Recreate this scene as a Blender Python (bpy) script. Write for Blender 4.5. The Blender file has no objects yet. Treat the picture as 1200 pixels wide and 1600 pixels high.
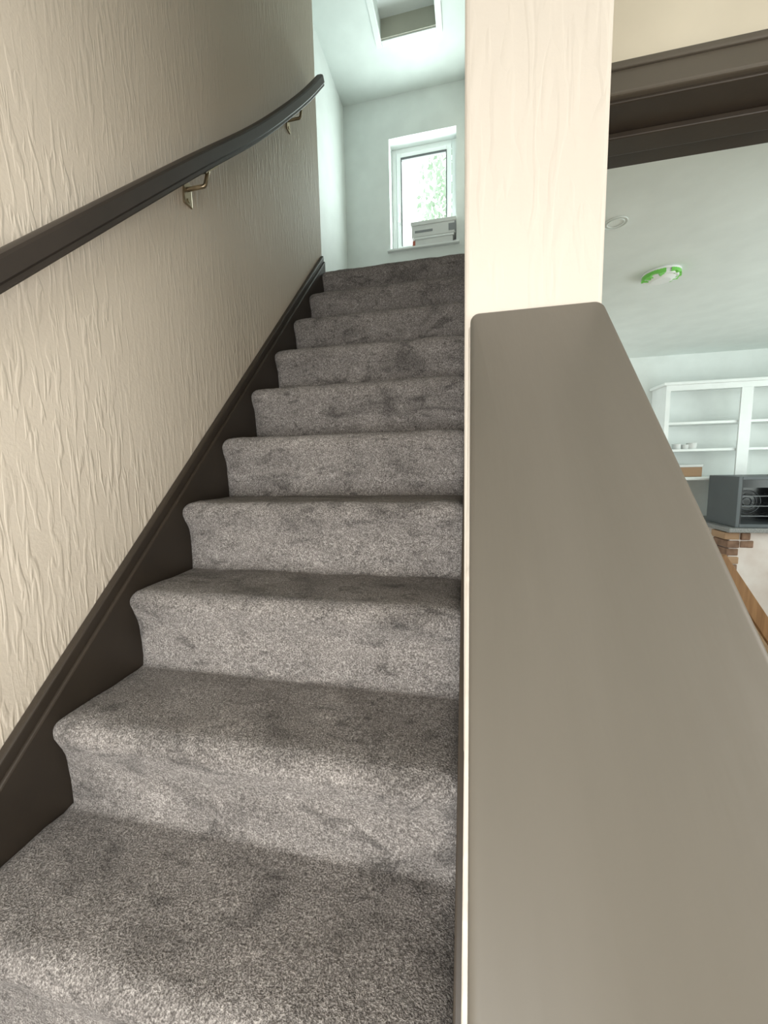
import bpy, bmesh, math, random
from mathutils import Euler, Vector, noise
random.seed(7)
scene=bpy.context.scene
G=.2105; RZ=.2; SL=RZ/G
XR=.812            # right edge of the carpet
# ------------------------------------------------------------ materials
def new_mat(name):
    m=bpy.data.materials.new(name); m.use_nodes=True
    nt=m.node_tree; b=nt.nodes['Principled BSDF']
    return m,nt,b
def N(nt,t,**k):
    n=nt.nodes.new(t)
    for a,v in k.items(): setattr(n,a,v)
    return n
def coords(nt,scale=(1,1,1),rot=(0,0,0)):
    tc=N(nt,'ShaderNodeTexCoord'); mp=N(nt,'ShaderNodeMapping')
    mp.inputs['Scale'].default_value=scale; mp.inputs['Rotation'].default_value=rot
    nt.links.new(tc.outputs['Object'],mp.inputs['Vector']); return mp.outputs[0]
def noise_n(nt,vec,scale,detail=3,dist=0,rough=.5):
    n=N(nt,'ShaderNodeTexNoise'); n.inputs['Scale'].default_value=scale
    n.inputs['Detail'].default_value=detail; n.inputs['Distortion'].default_value=dist
    n.inputs['Roughness'].default_value=rough
    nt.links.new(vec,n.inputs['Vector']); return n.outputs['Fac']
def ramp(nt,fac,stops):
    r=N(nt,'ShaderNodeValToRGB'); e=r.color_ramp.elements
    while len(e)<len(stops): e.new(.5)
    for i,(p,c) in enumerate(stops):
        e[i].position=p; e[i].color=(c,c,c,1) if isinstance(c,(int,float)) else (*c,1)
    nt.links.new(fac,r.inputs[0]); return r.outputs[0]
def mth(nt,op,a,b):
    m=N(nt,'ShaderNodeMath',operation=op)
    for i,v in enumerate((a,b)):
        if isinstance(v,(int,float)): m.inputs[i].default_value=v
        else: nt.links.new(v,m.inputs[i])
    return m.outputs[0]
def bump(nt,b,h,strength,dist):
    n=N(nt,'ShaderNodeBump'); n.inputs['Strength'].default_value=strength
    n.inputs['Distance'].default_value=dist
    nt.links.new(h,n.inputs['Height']); nt.links.new(n.outputs[0],b.inputs['Normal'])
def paint(name,c1,c2=None,rough=.6,scale=6,bs=.15,bscale=60,stretch=(1,1,1),spec=.3,metal=0):
    m,nt,b=new_mat(name)
    c2=c2 or tuple(v*.93 for v in c1)
    v=coords(nt,stretch)
    nt.links.new(ramp(nt,noise_n(nt,v,scale,4),[(.3,c1),(.7,c2)]),b.inputs['Base Color'])
    b.inputs['Roughness'].default_value=rough; b.inputs['Specular IOR Level'].default_value=spec
    b.inputs['Metallic'].default_value=metal
    if bs: bump(nt,b,noise_n(nt,v,bscale,3),bs,.002)
    return m
def artex(name,c1,c2,vec,strength,lo=.15):
    m,nt,b=new_mat(name)
    v=coords(nt,vec,(.06,0,0))
    a=ramp(nt,noise_n(nt,v,1,1.5,.4,.5),[(.52,0),(.64,1)])
    v2=coords(nt,tuple(s*.7 for s in vec),(.24,.1,.1))
    c=ramp(nt,noise_n(nt,v2,1,1.5,.7,.5),[(.58,0),(.68,1)])
    v3=coords(nt)
    mask=ramp(nt,noise_n(nt,v3,4,2),[(.38,lo),(.62,1)])
    h=mth(nt,'MULTIPLY',mth(nt,'MAXIMUM',a,c),mask)
    finen=mth(nt,'MULTIPLY',noise_n(nt,v3,150,3),.3)
    bump(nt,b,mth(nt,'ADD',h,finen),strength,.004)
    nt.links.new(ramp(nt,noise_n(nt,v3,3,3),[(.3,c1),(.7,c2)]),b.inputs['Base Color'])
    b.inputs['Roughness'].default_value=.62; b.inputs['Specular IOR Level'].default_value=.3
    return m
M_WALL=artex('textured_cream_plaster',(.80,.725,.615),(.77,.695,.585),(1,78,11),.38,.18)
M_PIL=artex('cream_plaster',(.585,.538,.475),(.56,.513,.453),(52,52,9),.20,.25)
M_CREAM=paint('cream_paint',(.68,.625,.51),bs=.1)
M_WHITE=paint('white_paint',(.80,.84,.82),bs=.08)
M_CEIL=paint('ceiling_white',(.76,.81,.785),bs=.05)
M_BROWN=paint('dark_brown_gloss',(.044,.034,.025),(.037,.029,.022),rough=.42,scale=9,bs=.12,bscale=50,spec=.4)
M_RAIL=paint('handrail_brown',(.052,.042,.035),(.043,.035,.029),rough=.5,scale=9,bs=.1,bscale=60,spec=.4)
M_HEAD=paint('door_frame_brown',(.098,.084,.065),(.088,.075,.058),rough=.4,bs=.1,spec=.5)
M_TAUPE=paint('taupe_eggshell',(.126,.113,.093),(.114,.102,.083),rough=.45,scale=5,bs=.3,bscale=16,stretch=(3.5,.55,.55),spec=.45)
M_UPVC=paint('upvc_white',(.84,.87,.86),rough=.3,bs=0)
M_BRASS=paint('aged_brass',(.50,.42,.30),(.40,.33,.22),rough=.3,bs=.05,metal=.9,spec=.5)
M_STEEL=paint('grey_steel',(.20,.21,.22),rough=.4,bs=0,metal=.4)
M_DGREY=paint('dark_grey_metal',(.09,.10,.105),rough=.45,bs=0,metal=.2)
M_BLACK=paint('black_glass',(.012,.013,.015),rough=.15,bs=0,spec=.5)
M_CARD=paint('cardboard',(.36,.23,.14),rough=.8,bs=.1)
M_BOXW=paint('white_card',(.70,.71,.70),rough=.6,bs=0)
M_PRINT=paint('grey_print',(.25,.26,.27),rough=.6,bs=0)
M_GREEN=paint('green_film',(.20,.62,.12),rough=.3,bs=0)
M_STONE=paint('speckled_worktop',(.30,.30,.29),(.12,.12,.12),rough=.35,scale=120,bs=0)
M_TIMBER=paint('timber',(.30,.16,.07),(.20,.10,.042),rough=.5,scale=3,stretch=(12,12,1),bs=.1)
M_PINK=paint('bare_plaster',(.56,.48,.44),(.66,.61,.58),rough=.8,scale=5,bs=.2)
M_FLOOR=paint('wood_floor',(.28,.17,.09),(.20,.12,.06),rough=.5,scale=4,stretch=(8,1,1))
M_LEAF=paint('foliage',(.42,.53,.40),(.55,.64,.52),rough=.6,bs=0)
M_BARK=paint('bark',(.15,.10,.07),rough=.9)
M_PLAS=paint('red_plastic',(.45,.14,.10),rough=.4,bs=0)
M_BRICK=paint('exposed_brick',(.13,.075,.05),(.26,.16,.11),rough=.9,scale=14,bs=.5,bscale=80)
# carpet
M_CARPET,nt,b=new_mat('grey_carpet')
v=coords(nt)
fine=noise_n(nt,v,330,2,0,.75)
mid=noise_n(nt,v,120,2,0,.5)
big=noise_n(nt,coords(nt,(1,1.6,1.6)),6,3,.6,.5)
pat=noise_n(nt,coords(nt,(.8,1.5,1.5),(.3,.2,.5)),13,2,1.4,.5)
mix=mth(nt,'ADD',mth(nt,'MULTIPLY',fine,.8),mth(nt,'MULTIPLY',mid,.2))
base=ramp(nt,mix,[(.34,(.076,.068,.063)),(.5,(.208,.192,.181)),(.64,(.455,.428,.405))])
blot=mth(nt,'MULTIPLY',ramp(nt,big,[(.30,.58),(.44,.94),(.7,1.16)]),ramp(nt,pat,[(.30,.62),(.42,1.0),(.60,1.0),(.70,1.22)]))
mx=N(nt,'ShaderNodeMix',data_type='RGBA',blend_type='MULTIPLY'); mx.inputs['Factor'].default_value=1
nt.links.new(base,mx.inputs['A']); nt.links.new(blot,mx.inputs['B'])
nt.links.new(mx.outputs['Result'],b.inputs['Base Color'])
b.inputs['Roughness'].default_value=.95; b.inputs['Specular IOR Level'].default_value=.1
b.inputs['Sheen Weight'].default_value=.1; b.inputs['Sheen Roughness'].default_value=.5
bump(nt,b,mix,.9,.006)
M_GLASS,nt,b=new_mat('glass')
b.inputs['Transmission Weight'].default_value=1; b.inputs['Roughness'].default_value=0; b.inputs['IOR'].default_value=1.02
b.inputs['Base Color'].default_value=(.97,1,.99,1)

# ------------------------------------------------------------ helpers
def link(o,parent=None):
    bpy.context.collection.objects.link(o)
    if parent: o.parent=parent
    return o
def empty(name):
    return link(bpy.data.objects.new(name,None))
def mesh_obj(name,verts,faces,mat,parent=None,smooth=False,bevel=0,seg=2):
    me=bpy.data.meshes.new(name); me.from_pydata(verts,[],faces); me.update()
    bm=bmesh.new(); bm.from_mesh(me); bmesh.ops.recalc_face_normals(bm,faces=bm.faces); bm.to_mesh(me); bm.free()
    if smooth:
        for p in me.polygons: p.use_smooth=True
    me.materials.append(mat); o=link(bpy.data.objects.new(name,me),parent)
    if bevel:
        md=o.modifiers.new('bevel','BEVEL'); md.width=bevel; md.segments=seg; md.limit_method='ANGLE'
    return o
def box(name,x0,x1,y0,y1,z0,z1,mat,parent=None,bevel=0,seg=2):
    v=[(x,y,z) for x in (x0,x1) for y in (y0,y1) for z in (z0,z1)]
    f=[(0,1,3,2),(4,6,7,5),(0,4,5,1),(2,3,7,6),(0,2,6,4),(1,5,7,3)]
    return mesh_obj(name,v,f,mat,parent,False,bevel,seg)
def prism_x(name,yz,x0,x1,mat,parent=None,bevel=0,seg=2):
    n=len(yz); v=[(x0,y,z) for y,z in yz]+[(x1,y,z) for y,z in yz]
    f=[tuple(range(n)),tuple(range(n,2*n))]+[(i,(i+1)%n,n+(i+1)%n,n+i) for i in range(n)]
    return mesh_obj(name,v,f,mat,parent,False,bevel,seg)
def slope_board(name,y0,y1,top,bot,x0,x1,mat,parent=None,bevel=0,seg=2):
    return prism_x(name,[(y0,SL*y0+bot),(y1,SL*y1+bot),(y1,SL*y1+top),(y0,SL*y0+top)],x0,x1,mat,parent,bevel,seg)
def tube(name,pts,r,mat,parent=None):
    cu=bpy.data.curves.new(name,'CURVE'); cu.dimensions='3D'; cu.bevel_depth=r; cu.bevel_resolution=4; cu.use_fill_caps=True
    s=cu.splines.new('POLY'); s.points.add(len(pts)-1)
    for i,p in enumerate(pts): s.points[i].co=(*p,1)
    cu.materials.append(mat); return link(bpy.data.objects.new(name,cu),parent)
def cyl(name,c,r,h,mat,parent=None,axis='z',r2=None,seg=40,bevel=0):
    bm=bmesh.new(); bmesh.ops.create_cone(bm,cap_ends=True,segments=seg,radius1=r,radius2=r if r2 is None else r2,depth=h)
    me=bpy.data.meshes.new(name)
    rot={'z':(0,0,0),'x':(0,math.pi/2,0),'y':(math.pi/2,0,0)}[axis]
    bm.transform(Euler(rot).to_matrix().to_4x4()); bmesh.ops.translate(bm,verts=bm.verts,vec=c)
    bm.to_mesh(me); bm.free(); me.materials.append(mat)
    o=link(bpy.data.objects.new(name,me),parent)
    if bevel:
        md=o.modifiers.new('bevel','BEVEL'); md.width=bevel; md.segments=3; md.limit_method='ANGLE'
    return o

ZF=-.8; ZC=1.8; ZU=4.15; YB=3.73; WX0=.8245; WX1=.991; YP=.2165; YF=-1.3
# ------------------------------------------------------------ stair carpet
def stair_profile():
    pts=[]; o=.026; R=.034
    for k in range(-3,10):
        y=k*G; z=k*RZ
        yr=y+o
        for t in (0,.2,.4,.6,.8): pts.append((yr-.001-.003*t,(z-RZ)+t*(RZ-.100)))
        for t in (.0,.25,.5,.75): 
            s=t*t*(3-2*t); pts.append((yr-.004-s*(o-.008),(z-.100)+t*.058))
        for i in range(9):
            a=math.radians(190-100*i/8); pts.append((y+R+R*math.cos(a),z-R+R*math.sin(a)))
        ye=(y+G+o) if k<9 else 2.3
        for t in (.15,.35,.55,.75,.93): pts.append((y+R+t*(ye-y-R),z+.001))
    pts.append((2.3,9*RZ)); return pts
pr=stair_profile()
nx=90; verts=[];faces=[]
for i in range(nx+1):
    s=i/nx; x=XR*s
    d=min(x,XR-x); rnd=.011*math.exp(-d/.011)
    for j,(y,z) in enumerate(pr):
        a=pr[max(j-1,0)]; c=pr[min(j+1,len(pr)-1)]
        ty,tz=c[0]-a[0],c[1]-a[1]; l=math.hypot(ty,tz) or 1
        ny,nz=-tz/l,ty/l
        h=.0035*noise.noise(Vector((x*9,y*9,z*9)))+.0025*noise.noise(Vector((x*30,y*30,z*30)))-rnd
        verts.append((x,y+ny*h,z+nz*h))
n=len(pr)
for i in range(nx):
    for j in range(n-1): faces.append((i*n+j,i*n+j+1,(i+1)*n+j+1,(i+1)*n+j))
st=empty('staircase')
me=bpy.data.meshes.new('stair_carpet'); me.from_pydata(verts,[],faces)
for p in me.polygons: p.use_smooth=True
me.materials.append(M_CARPET); car=link(bpy.data.objects.new('stair_carpet',me),st)
if me.polygons[0].normal.y>0: me.flip_normals()
# strings
slope_board('wall_string',-.75,1.965,.012,-.42,-.02,0.0,M_BROWN,st,.004)
slope_board('wall_string_moulding',-.75,1.965,.044,-.02,-.03,-.008,M_BROWN,st,.005,3)
slope_board('outer_string',-.75,YP+.3,.035,-.42,XR-.002,WX0,M_BROWN,st,.003)
slope_board('inner_string_upper',YP+.3,1.965,.015,-.42,XR-.002,.819,M_BROWN,st,.003)
# ------------------------------------------------------------ room shell
box('wall_left',-.18,-.03,YF,1.99,ZF,ZU,M_WALL)
wr=empty('wall_right')
box('stair_wall',.819,WX1,YP+.003,YB,ZF,ZU,M_PIL,wr,.006,3)
hw=empty('wall_half')
CT=.897-SL*.2155
slope_board('plaster_core',-.95,YP,CT-.018,-1.0,WX0,WX1-.004,M_PIL,hw,.002)
cap=slope_board('painted_cap',-.97,YP-.001,CT,CT-.024,.827,.990,M_TAUPE,hw)
bm=bmesh.new(); bm.from_mesh(cap.data)
es=[e for e in bm.edges if abs(e.verts[0].co.y-e.verts[1].co.y)<1e-5 and abs(e.verts[0].co.x-e.verts[1].co.x)<1e-5 and e.verts[0].co.y>0]
bmesh.ops.bevel(bm,geom=es,offset=.011,segments=5,affect='EDGES',profile=.5)
bm.to_mesh(cap.data); bm.free()
md=cap.modifiers.new('b','BEVEL'); md.width=.005; md.segments=4; md.limit_method='ANGLE'; md.angle_limit=math.radians(40)
for p in cap.data.polygons: p.use_smooth=True
box('floor_hall',-.18,2.6,YF-.15,.89,ZF-.1,ZF,M_FLOOR)
box('wall_hall_right',2.2,2.35,YF,.79,ZF,ZC,M_CREAM)
box('ceiling_hall',WX0+.001,2.35,YF,.79,ZC,ZC+.15,M_CEIL)
box('wall_upper_void',WX0,WX1,YF,YP,ZC+.15,ZU,M_PIL)
wf=empty('wall_front')
box('left_part',-.18,.0,YF-.15,YF,ZF,ZU,M_CREAM,wf)
box('right_part',.82,2.35,YF-.15,YF,ZF,ZC,M_CREAM,wf)
box('below_part',0,.82,YF-.15,YF,ZF,.1,M_CREAM,wf)
box('above_part',0,.82,YF-.15,YF,.9,ZC,M_CREAM,wf)
box('upper_part',0,WX1,YF-.15,YF,ZC,ZU,M_CREAM,wf)
# landing
box('wall_landing_left',-.53,-.39,1.99,YB,1.7,ZU,M_WHITE)
box('wall_landing_return',-.39,-.18,1.9,1.99,1.7,ZU,M_WHITE)
box('floor_landing',-.53,.818,2.0,YB,1.6,1.797,M_CARPET)
wb=empty('wall_landing_back')
wx0,wx1,wz0,wz1=.055,.69,2.79,3.785
box('left_part',-.53,wx0,YB,YB+.2,1.6,ZU,M_WHITE,wb)
box('right_part',wx1,WX1,YB,YB+.2,1.6,ZU,M_WHITE,wb)
box('below_part',wx0,wx1,YB,YB+.2,1.6,wz0-.02,M_WHITE,wb)
box('above_part',wx0,wx1,YB,YB+.2,wz1,ZU,M_WHITE,wb)
# window
w=empty('window_1'); yf=YB+.14
def frame(pre,x0,x1,z0,z1,t,y0,y1):
    box(pre+'_left',x0,x0+t,y0,y1,z0,z1,M_UPVC,w,.005)
    box(pre+'_right',x1-t,x1,y0,y1,z0,z1,M_UPVC,w,.005)
    box(pre+'_top',x0+t,x1-t,y0,y1,z1-t,z1,M_UPVC,w,.005)
    box(pre+'_bottom',x0+t,x1-t,y0,y1,z0,z0+t,M_UPVC,w,.005)
frame('frame',wx0,wx1,wz0,wz1,.045,yf,yf+.06)
frame('sash',wx0+.05,wx1-.05,wz0+.05,wz1-.05,.045,yf-.015,yf+.04)
box('glass',wx0+.08,wx1-.08,yf+.01,yf+.016,wz0+.08,wz1-.08,M_GLASS,w)
M_SEAL=paint('rubber_seal',(.10,.11,.11),rough=.6,bs=0)
sx0,sx1,sz0,sz1=wx0+.093,wx1-.093,wz0+.093,wz1-.093
box('seal_left',sx0,sx0+.008,yf-.018,yf,sz0,sz1,M_SEAL,w)
box('seal_right',sx1-.008,sx1,yf-.018,yf,sz0,sz1,M_SEAL,w)
box('seal_top',sx0+.008,sx1-.008,yf-.018,yf,sz1-.008,sz1,M_SEAL,w)
box('sill_board',wx0-.03,wx1+.03,YB-.035,yf,wz0-.02,wz0,M_UPVC,w,.006)
box('handle_plate',wx0+.065,wx0+.085,yf-.03,yf-.015,3.08,3.2,M_UPVC,w,.003)
box('handle_lever',wx0+.068,wx0+.082,yf-.05,yf-.03,3.1,3.25,M_UPVC,w,.004)
# loft hatch
lh=empty('loft_hatch'); hx0,hx1,hy0,hy1=.055,.60,2.62,3.27
t=.05
box('frame_left',hx0,hx0+t,hy0,hy1,ZU-.018,ZU,M_UPVC,lh,.004)
box('frame_right',hx1-t,hx1,hy0,hy1,ZU-.018,ZU,M_UPVC,lh,.004)
box('frame_near',hx0+t,hx1-t,hy0,hy0+t,ZU-.018,ZU,M_UPVC,lh,.004)
box('frame_far',hx0+t,hx1-t,hy1-t,hy1,ZU-.018,ZU,M_UPVC,lh,.004)
cl=empty('ceiling_landing'); a0,a1,b0,b1=hx0+t,hx1-t,hy0+t,hy1-t
box('part_near',-.6,WX1,YF,b0,ZU,ZU+.15,M_CEIL,cl)
box('part_far',-.6,WX1,b1,YB+.2,ZU,ZU+.15,M_CEIL,cl)
box('part_left',-.6,a0,b0,b1,ZU,ZU+.15,M_CEIL,cl)
box('part_right',a1,WX1,b0,b1,ZU,ZU+.15,M_CEIL,cl)
M_LIN=paint('hatch_lining',(.44,.43,.36),bs=.1)
box('lining_far',a0,a1,b1-.012,b1,ZU-.01,ZU+.15,M_LIN,lh)
box('hatch_panel',a0-.01,a1+.01,b0-.01,b1+.01,ZU+.13,ZU+.16,M_UPVC,lh)
# boxes on sill
bx=empty('cardboard_box')
box('carton',.27,.685,YB-.03,YB+.11,2.865,2.975,M_BOXW,bx,.003)
box('lid',.262,.69,YB-.036,YB+.115,2.965,3.0,M_BOXW,bx,.003)
box('printed_band',.30,.47,YB-.0325,YB-.03,2.90,2.92,M_PRINT,bx)
box('printed_block',.62,.675,YB-.0325,YB-.03,2.885,2.945,M_PRINT,bx)
box('dark_end_flap',.675,.687,YB-.034,YB+.1,2.87,2.96,M_PRINT,bx)
tr=empty('storage_tray')
box('tub',.30,.66,YB-.02,YB+.1,wz0,2.85,M_BOXW,tr,.008)
box('rim',.29,.67,YB-.028,YB+.108,2.845,2.865,M_UPVC,tr,.004)
box('red_insert',.275,.30,YB-.02,YB+.05,wz0,2.84,M_PLAS,tr,.004)
# ------------------------------------------------------------ handrail
hr=empty('handrail')
low=[(-.75,.08),(-.2,.61),(.2035,1.0035),(.744,1.5276),(1.137,1.903),(1.44,2.212),(1.70,2.49),(1.915,2.735)]
def cr(pts,m=8):
    out=[]
    for i in range(len(pts)-1):
        p0=pts[max(i-1,0)];p1=pts[i];p2=pts[i+1];p3=pts[min(i+2,len(pts)-1)]
        for k in range(m):
            t=k/m
            out.append(tuple(.5*((2*p1[a])+(-p0[a]+p2[a])*t+(2*p0[a]-5*p1[a]+4*p2[a]-p3[a])*t*t+(-p0[a]+3*p1[a]-3*p2[a]+p3[a])*t**3) for a in (0,1)))
    out.append(pts[-1]); return out
path=cr(low)
prof=[(-.020,.003),(-.017,0),(.013,0),(.0165,.003),(.0165,.010),(.021,.014),(.021,.039),(.018,.044),(.008,.047),(-.008,.047),(-.018,.044),(-.021,.039),(-.021,.012)]
xc=.035; v=[];f=[]
for i,(y,z) in enumerate(path):
    a=path[max(i-1,0)];c=path[min(i+1,len(path)-1)]; ty,tz=c[0]-a[0],c[1]-a[1];l=math.hypot(ty,tz); ny,nz=-tz/l,ty/l
    for px,ph in prof: v.append((xc+px,y+ny*ph,z+nz*ph))
m=len(prof)
for i in range(len(path)-1):
    for j in range(m): f.append((i*m+j,i*m+(j+1)%m,(i+1)*m+(j+1)%m,(i+1)*m+j))
f.append(tuple(range(m))); f.append(tuple(range((len(path)-1)*m,len(path)*m)))
ro=mesh_obj('rail',v,f,M_RAIL,hr,True)
md=ro.modifiers.new('e','EDGE_SPLIT'); md.split_angle=math.radians(28)
def zlow(y):
    for a,b in zip(path,path[1:]):
        if a[0]<=y<=b[0]: return a[1]+(b[1]-a[1])*(y-a[0])/(b[0]-a[0])
for i,y in enumerate((-.3,.84,1.62)):
    z=zlow(y)
    box(f'bracket_plate_{i}',-.03,-.024,y-.050,y-.012,z-.115,z-.045,M_BRASS,hr,.005,3)
    cyl(f'bracket_screw_{i}',(-.023,y-.03,z-.100),.006,.003,M_BRASS,hr,'x')
    tube(f'bracket_arm_{i}',[(-.025,y-.03,z-.068),(.0,y-.03,z-.068),(.032,y-.03,z-.068),(.036,y-.028,z-.062),(.036,y-.008,z-.008)],.006,M_BRASS,hr)
    prism_x(f'bracket_saddle_{i}',[(y-.035,zlow(y-.035)-.005),(y+.03,zlow(y+.03)-.005),(y+.03,zlow(y+.03)),(y-.035,zlow(y-.035))],.022,.046,M_BRASS,hr)
# ------------------------------------------------------------ kitchen doorway wall
YD=.79
kw=empty('wall_kitchen_door')
box('above_part',WX1,2.6,YD,.99,1.56,ZC,M_CREAM,kw)
box('right_part',1.95,2.6,YD,.99,ZF,1.56,M_CREAM,kw)
df=empty('door_frame_1')
box('architrave_head',WX1,2.03,YD-.022,YD,1.542,1.612,M_HEAD,df,.006,3)
box('architrave_head_bead',WX1,2.03,YD-.030,YD-.02,1.590,1.606,M_HEAD,df,.004,3)
box('lining_head',WX1,1.95,YD-.005,1.015,1.535,1.560,M_BROWN,df,.003)
box('stop_head',WX1,1.93,YD+.085,.94,1.520,1.535,M_BROWN,df,.003)
box('lining_left',WX1,WX1+.02,YD-.005,1.015,ZF,1.535,M_BROWN,df,.003)
box('lining_right',1.93,1.95,YD-.005,1.015,ZF,1.535,M_BROWN,df,.003)
box('architrave_right',1.95,2.03,YD-.022,YD,ZF,1.542,M_HEAD,df,.006)
# kitchen shell
box('floor_kitchen',WX1,4.9,.89,4.77,ZF-.1,ZF,M_FLOOR)
box('ceiling_kitchen',WX1,4.9,.99,4.77,ZC,ZC+.15,M_CEIL)
box('wall_kitchen_back',WX1,4.9,4.62,4.77,ZF,ZC,M_WHITE)
box('wall_kitchen_right',4.75,4.9,.99,4.62,ZF,ZC,M_WHITE)
# cabinets
kc=empty('wall_cabinet'); X0,X1,Y0,Y1,Z0,Z1=2.78,4.7,4.29,4.618,.50,1.43
T=.02
box('side_left',X0,X0+T,Y0+.02,Y1,Z0,Z1,M_UPVC,kc)
box('side_right',X1-T,X1,Y0+.02,Y1,Z0,Z1,M_UPVC,kc)
box('top',X0+T,X1-T,Y0+.02,Y1,Z1-T,Z1-.001,M_UPVC,kc)
box('cornice',X0-.03,X1+.02,Y0-.02,Y1,Z1+.0005,Z1+.03,M_UPVC,kc,.006)
box('bottom',X0-.02,X1+.02,Y0-.01,Y1,Z0-.035,Z0-.0005,M_UPVC,kc,.01,3)
box('back',X0+T,X1-T,Y1-.01,Y1,Z0,Z1-T,M_WHITE,kc)
for i,z in enumerate((.775,1.05)): box(f'shelf_{i}',X0+T,X1-T,Y0+.03,Y1-.011,z-.012,z+.012,M_UPVC,kc)
box('frame_top',X0,X1,Y0,Y0+.019,Z1-.055,Z1,M_UPVC,kc)
for i,(a,b_) in enumerate(((X0,X0+.04),(3.44,3.54),(4.2,4.3))): box(f'stile_{i}',a,b_,Y0,Y0+.019,Z0,Z1-.056,M_UPVC,kc)
ob=empty('storage_box')
box('carton',2.93,3.17,4.33,4.5,.501,.60,M_CARD,ob,.004); box('lid',2.925,3.175,4.325,4.505,.60,.625,M_BOXW,ob,.003)
cr_=empty('crockery')
for i,(x,r) in enumerate(((2.95,.035),(3.03,.03),(3.09,.04))):
    cyl(f'cup_{i}',(x,4.4,.787+r*.8),r,r*1.6,M_BOXW,cr_,bevel=.004,r2=r*1.15)
# worktop + oven
wt=empty('kitchen_worktop')
box('slab',3.10,4.7,3.70,4.6,.02,.06,M_STONE,wt,.006)
box('plaster_support',3.28,4.7,3.78,4.6,ZF,.02,M_PINK,wt)
for r_ in range(11):
    z0=ZF+r_*.0745
    jag=random.uniform(-.03,.04)
    box(f'brick_course_{r_}',3.12+jag*.5,3.225,3.76+random.uniform(-.01,.01),3.98,z0,z0+.066,M_CARD if r_%3==1 else M_BRICK,wt,.008)
    if r_>8: box(f'brick_course_b{r_}',3.232,3.33+jag,3.76+random.uniform(-.012,.012),3.98,z0,z0+.066,M_BRICK,wt,.008)
box('mortar_core',3.15,3.29,3.775,3.97,ZF,.02,M_PINK,wt)
ov=empty('oven'); ox0,ox1,oy0,oy1,oz0,oz1=3.17,3.77,3.75,4.2,.061,.52
box('side_left',ox0,ox0+.03,oy0,oy1,oz0,oz1,M_DGREY,ov,.004)
box('side_right',ox1-.03,ox1,oy0,oy1,oz0,oz1,M_DGREY,ov,.004)
box('top',ox0+.03,ox1-.03,oy0,oy1,oz1-.03,oz1,M_DGREY,ov,.003)
box('base',ox0+.03,ox1-.03,oy0,oy1,oz0,oz0+.03,M_DGREY,ov,.003)
box('cavity_back',ox0+.03,ox1-.03,oy1-.1,oy1,oz0+.03,oz1-.03,M_BLACK,ov)
box('cavity_liner_top',ox0+.03,ox1-.03,oy0+.01,oy1-.1,oz1-.10,oz1-.03,M_BLACK,ov)
box('cavity_liner_left',ox0+.03,ox0+.045,oy0+.01,oy1-.1,oz0+.03,oz1-.10,M_BLACK,ov)
box('cavity_liner_right',ox1-.045,ox1-.03,oy0+.01,oy1-.1,oz0+.03,oz1-.10,M_BLACK,ov)
for i in range(3): 
    z=oz0+.10+.09*i
    tube(f'rack_front_{i}',[(ox0+.045,oy0+.04,z),(ox1-.045,oy0+.04,z)],.004,M_STEEL,ov)
    for q in range(6): tube(f'rack_bar_{i}_{q}',[(ox0+.09+.08*q,oy0+.04,z),(ox0+.09+.08*q,oy1-.11,z)],.003,M_STEEL,ov)
for q,r_ in enumerate((.11,.075,.04)):
    tube(f'fan_guard_{q}',[(ox0+.28+r_*math.cos(2*math.pi*k/32),oy1-.105,oz0+.2+r_*math.sin(2*math.pi*k/32)) for k in range(33)],.004,M_STEEL,ov)
pl=mesh_obj('timber_plank',[(x,y,z) for y in (2.96,3.0) for x,z in ((2.60,-.06),(2.68,-.02),(3.17,-.78),(3.07,-.80))],
 [(0,1,2,3),(4,5,6,7),(0,1,5,4),(1,2,6,5),(2,3,7,6),(3,0,4,7)],M_TIMBER,None,False,.003)
# ceiling fittings
sm=empty('ceiling_light')
cyl('base',(1.94,2.45,ZC-.008),.10,.016,M_UPVC,sm,bevel=.004)
cyl('body',(1.94,2.45,ZC-.026),.088,.022,M_UPVC,sm,r2=.095,bevel=.005)
cyl('lens',(1.94,2.45,ZC-.043),.050,.012,M_UPVC,sm,r2=.075,bevel=.003)
for q,(a0_,a1_,h) in enumerate(((150,262,.034),(278,400,.028),(60,95,.018))):
    v=[];f=[];K=14
    for k in range(K+1):
        a=math.radians(a0_+(a1_-a0_)*k/K); hh=h*(.75+.45*random.random())
        for rr,zz in ((.099,ZC-.004),(.101,ZC-.004-hh),(.064,ZC-.008-hh)): v.append((1.94+rr*math.cos(a),2.45+rr*math.sin(a),zz))
    for k in range(K):
        for j in range(2): f.append((k*3+j,k*3+j+1,(k+1)*3+j+1,(k+1)*3+j))
    mesh_obj(f'green_tape_{q}',v,f,M_GREEN,sm)
rs=empty('ceiling_rose')
for j,r_ in enumerate((.05,.035)):
    tube(f'ring_{j}',[(1.49+r_*math.cos(2*math.pi*k/32),1.83+r_*math.sin(2*math.pi*k/32),ZC-.002) for k in range(33)],.003,M_CEIL,rs)
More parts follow.
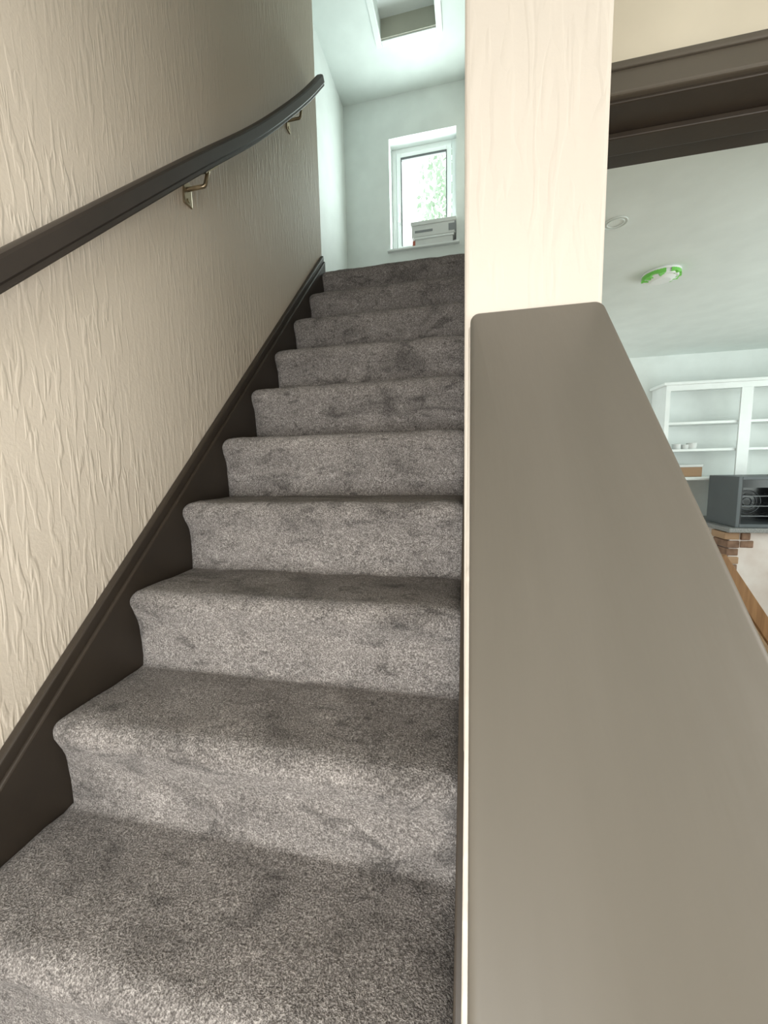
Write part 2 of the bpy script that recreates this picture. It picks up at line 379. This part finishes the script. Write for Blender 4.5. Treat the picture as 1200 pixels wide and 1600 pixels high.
# ------------------------------------------------------------ outside tree
tr=empty('garden_tree')
tube('trunk',[(1.2,9,-1),(1.1,9,3),(.9,9,6)],.15,M_BARK,tr)
v=[];f=[]
for i in range(5200):
    th=random.uniform(0,2*math.pi); u=random.uniform(-1,1); rr=random.random()**.4
    c=Vector((1.6+2.0*rr*math.cos(th)*math.sqrt(1-u*u),9+1.5*rr*math.sin(th),6.0+2.1*rr*u))
    e=Euler((random.uniform(0,6),random.uniform(0,6),random.uniform(0,6))).to_matrix(); s=random.uniform(.05,.10)
    k=len(v)
    for q in ((-1,0,0),(0,-.5,0.1),(1,0,0),(0,.5,.1)): v.append(tuple(c+e@Vector(q)*s))
    f.append((k,k+1,k+2,k+3))
me=bpy.data.meshes.new('leaves'); me.from_pydata(v,[],f); me.materials.append(M_LEAF); link(bpy.data.objects.new('leaves',me),tr)
# ------------------------------------------------------------ lights
def area(name,loc,rot,sx,sy,p,col,spread=180):
    l=bpy.data.lights.new(name,'AREA'); l.shape='RECTANGLE'; l.size=sx; l.size_y=sy; l.energy=p; l.color=col; l.spread=math.radians(spread)
    o=link(bpy.data.objects.new(name,l)); o.location=loc; o.rotation_euler=rot; return o
area('front_window_light',(.41,YF-.02,.48),(math.radians(84),0,0),.80,.78,18,(1,.985,.96),120)
area('hall_fill_light',(2.18,-.5,.95),(0,math.radians(90),0),1.2,1.2,25,(1,.98,.945))  # added fill to brighten the left stair wall; this hall wall has no window
area('landing_window_light',(.37,YB+.1,3.3),(math.radians(-90),0,0),.5,.8,19,(.86,1,.97))
area('kitchen_window_light',(4.7,2.4,.8),(0,math.radians(90),0),1.6,2.0,43,(.9,1,.95))
w_=bpy.data.worlds.new('world'); scene.world=w_; w_.use_nodes=True
bg=w_.node_tree.nodes['Background']; bg.inputs[0].default_value=(.92,1,.985,1); bg.inputs[1].default_value=2.3
# ------------------------------------------------------------ camera
cam=bpy.data.cameras.new('camera'); cam.sensor_fit='HORIZONTAL'; cam.sensor_width=36; cam.lens=613.49/1200*36; cam.clip_start=.02
co=link(bpy.data.objects.new('camera',cam)); co.location=(.8273,-.3539,.6970); co.rotation_euler=(1.4510,.0226,.2144)
scene.camera=co
scene.view_settings.view_transform='Standard'
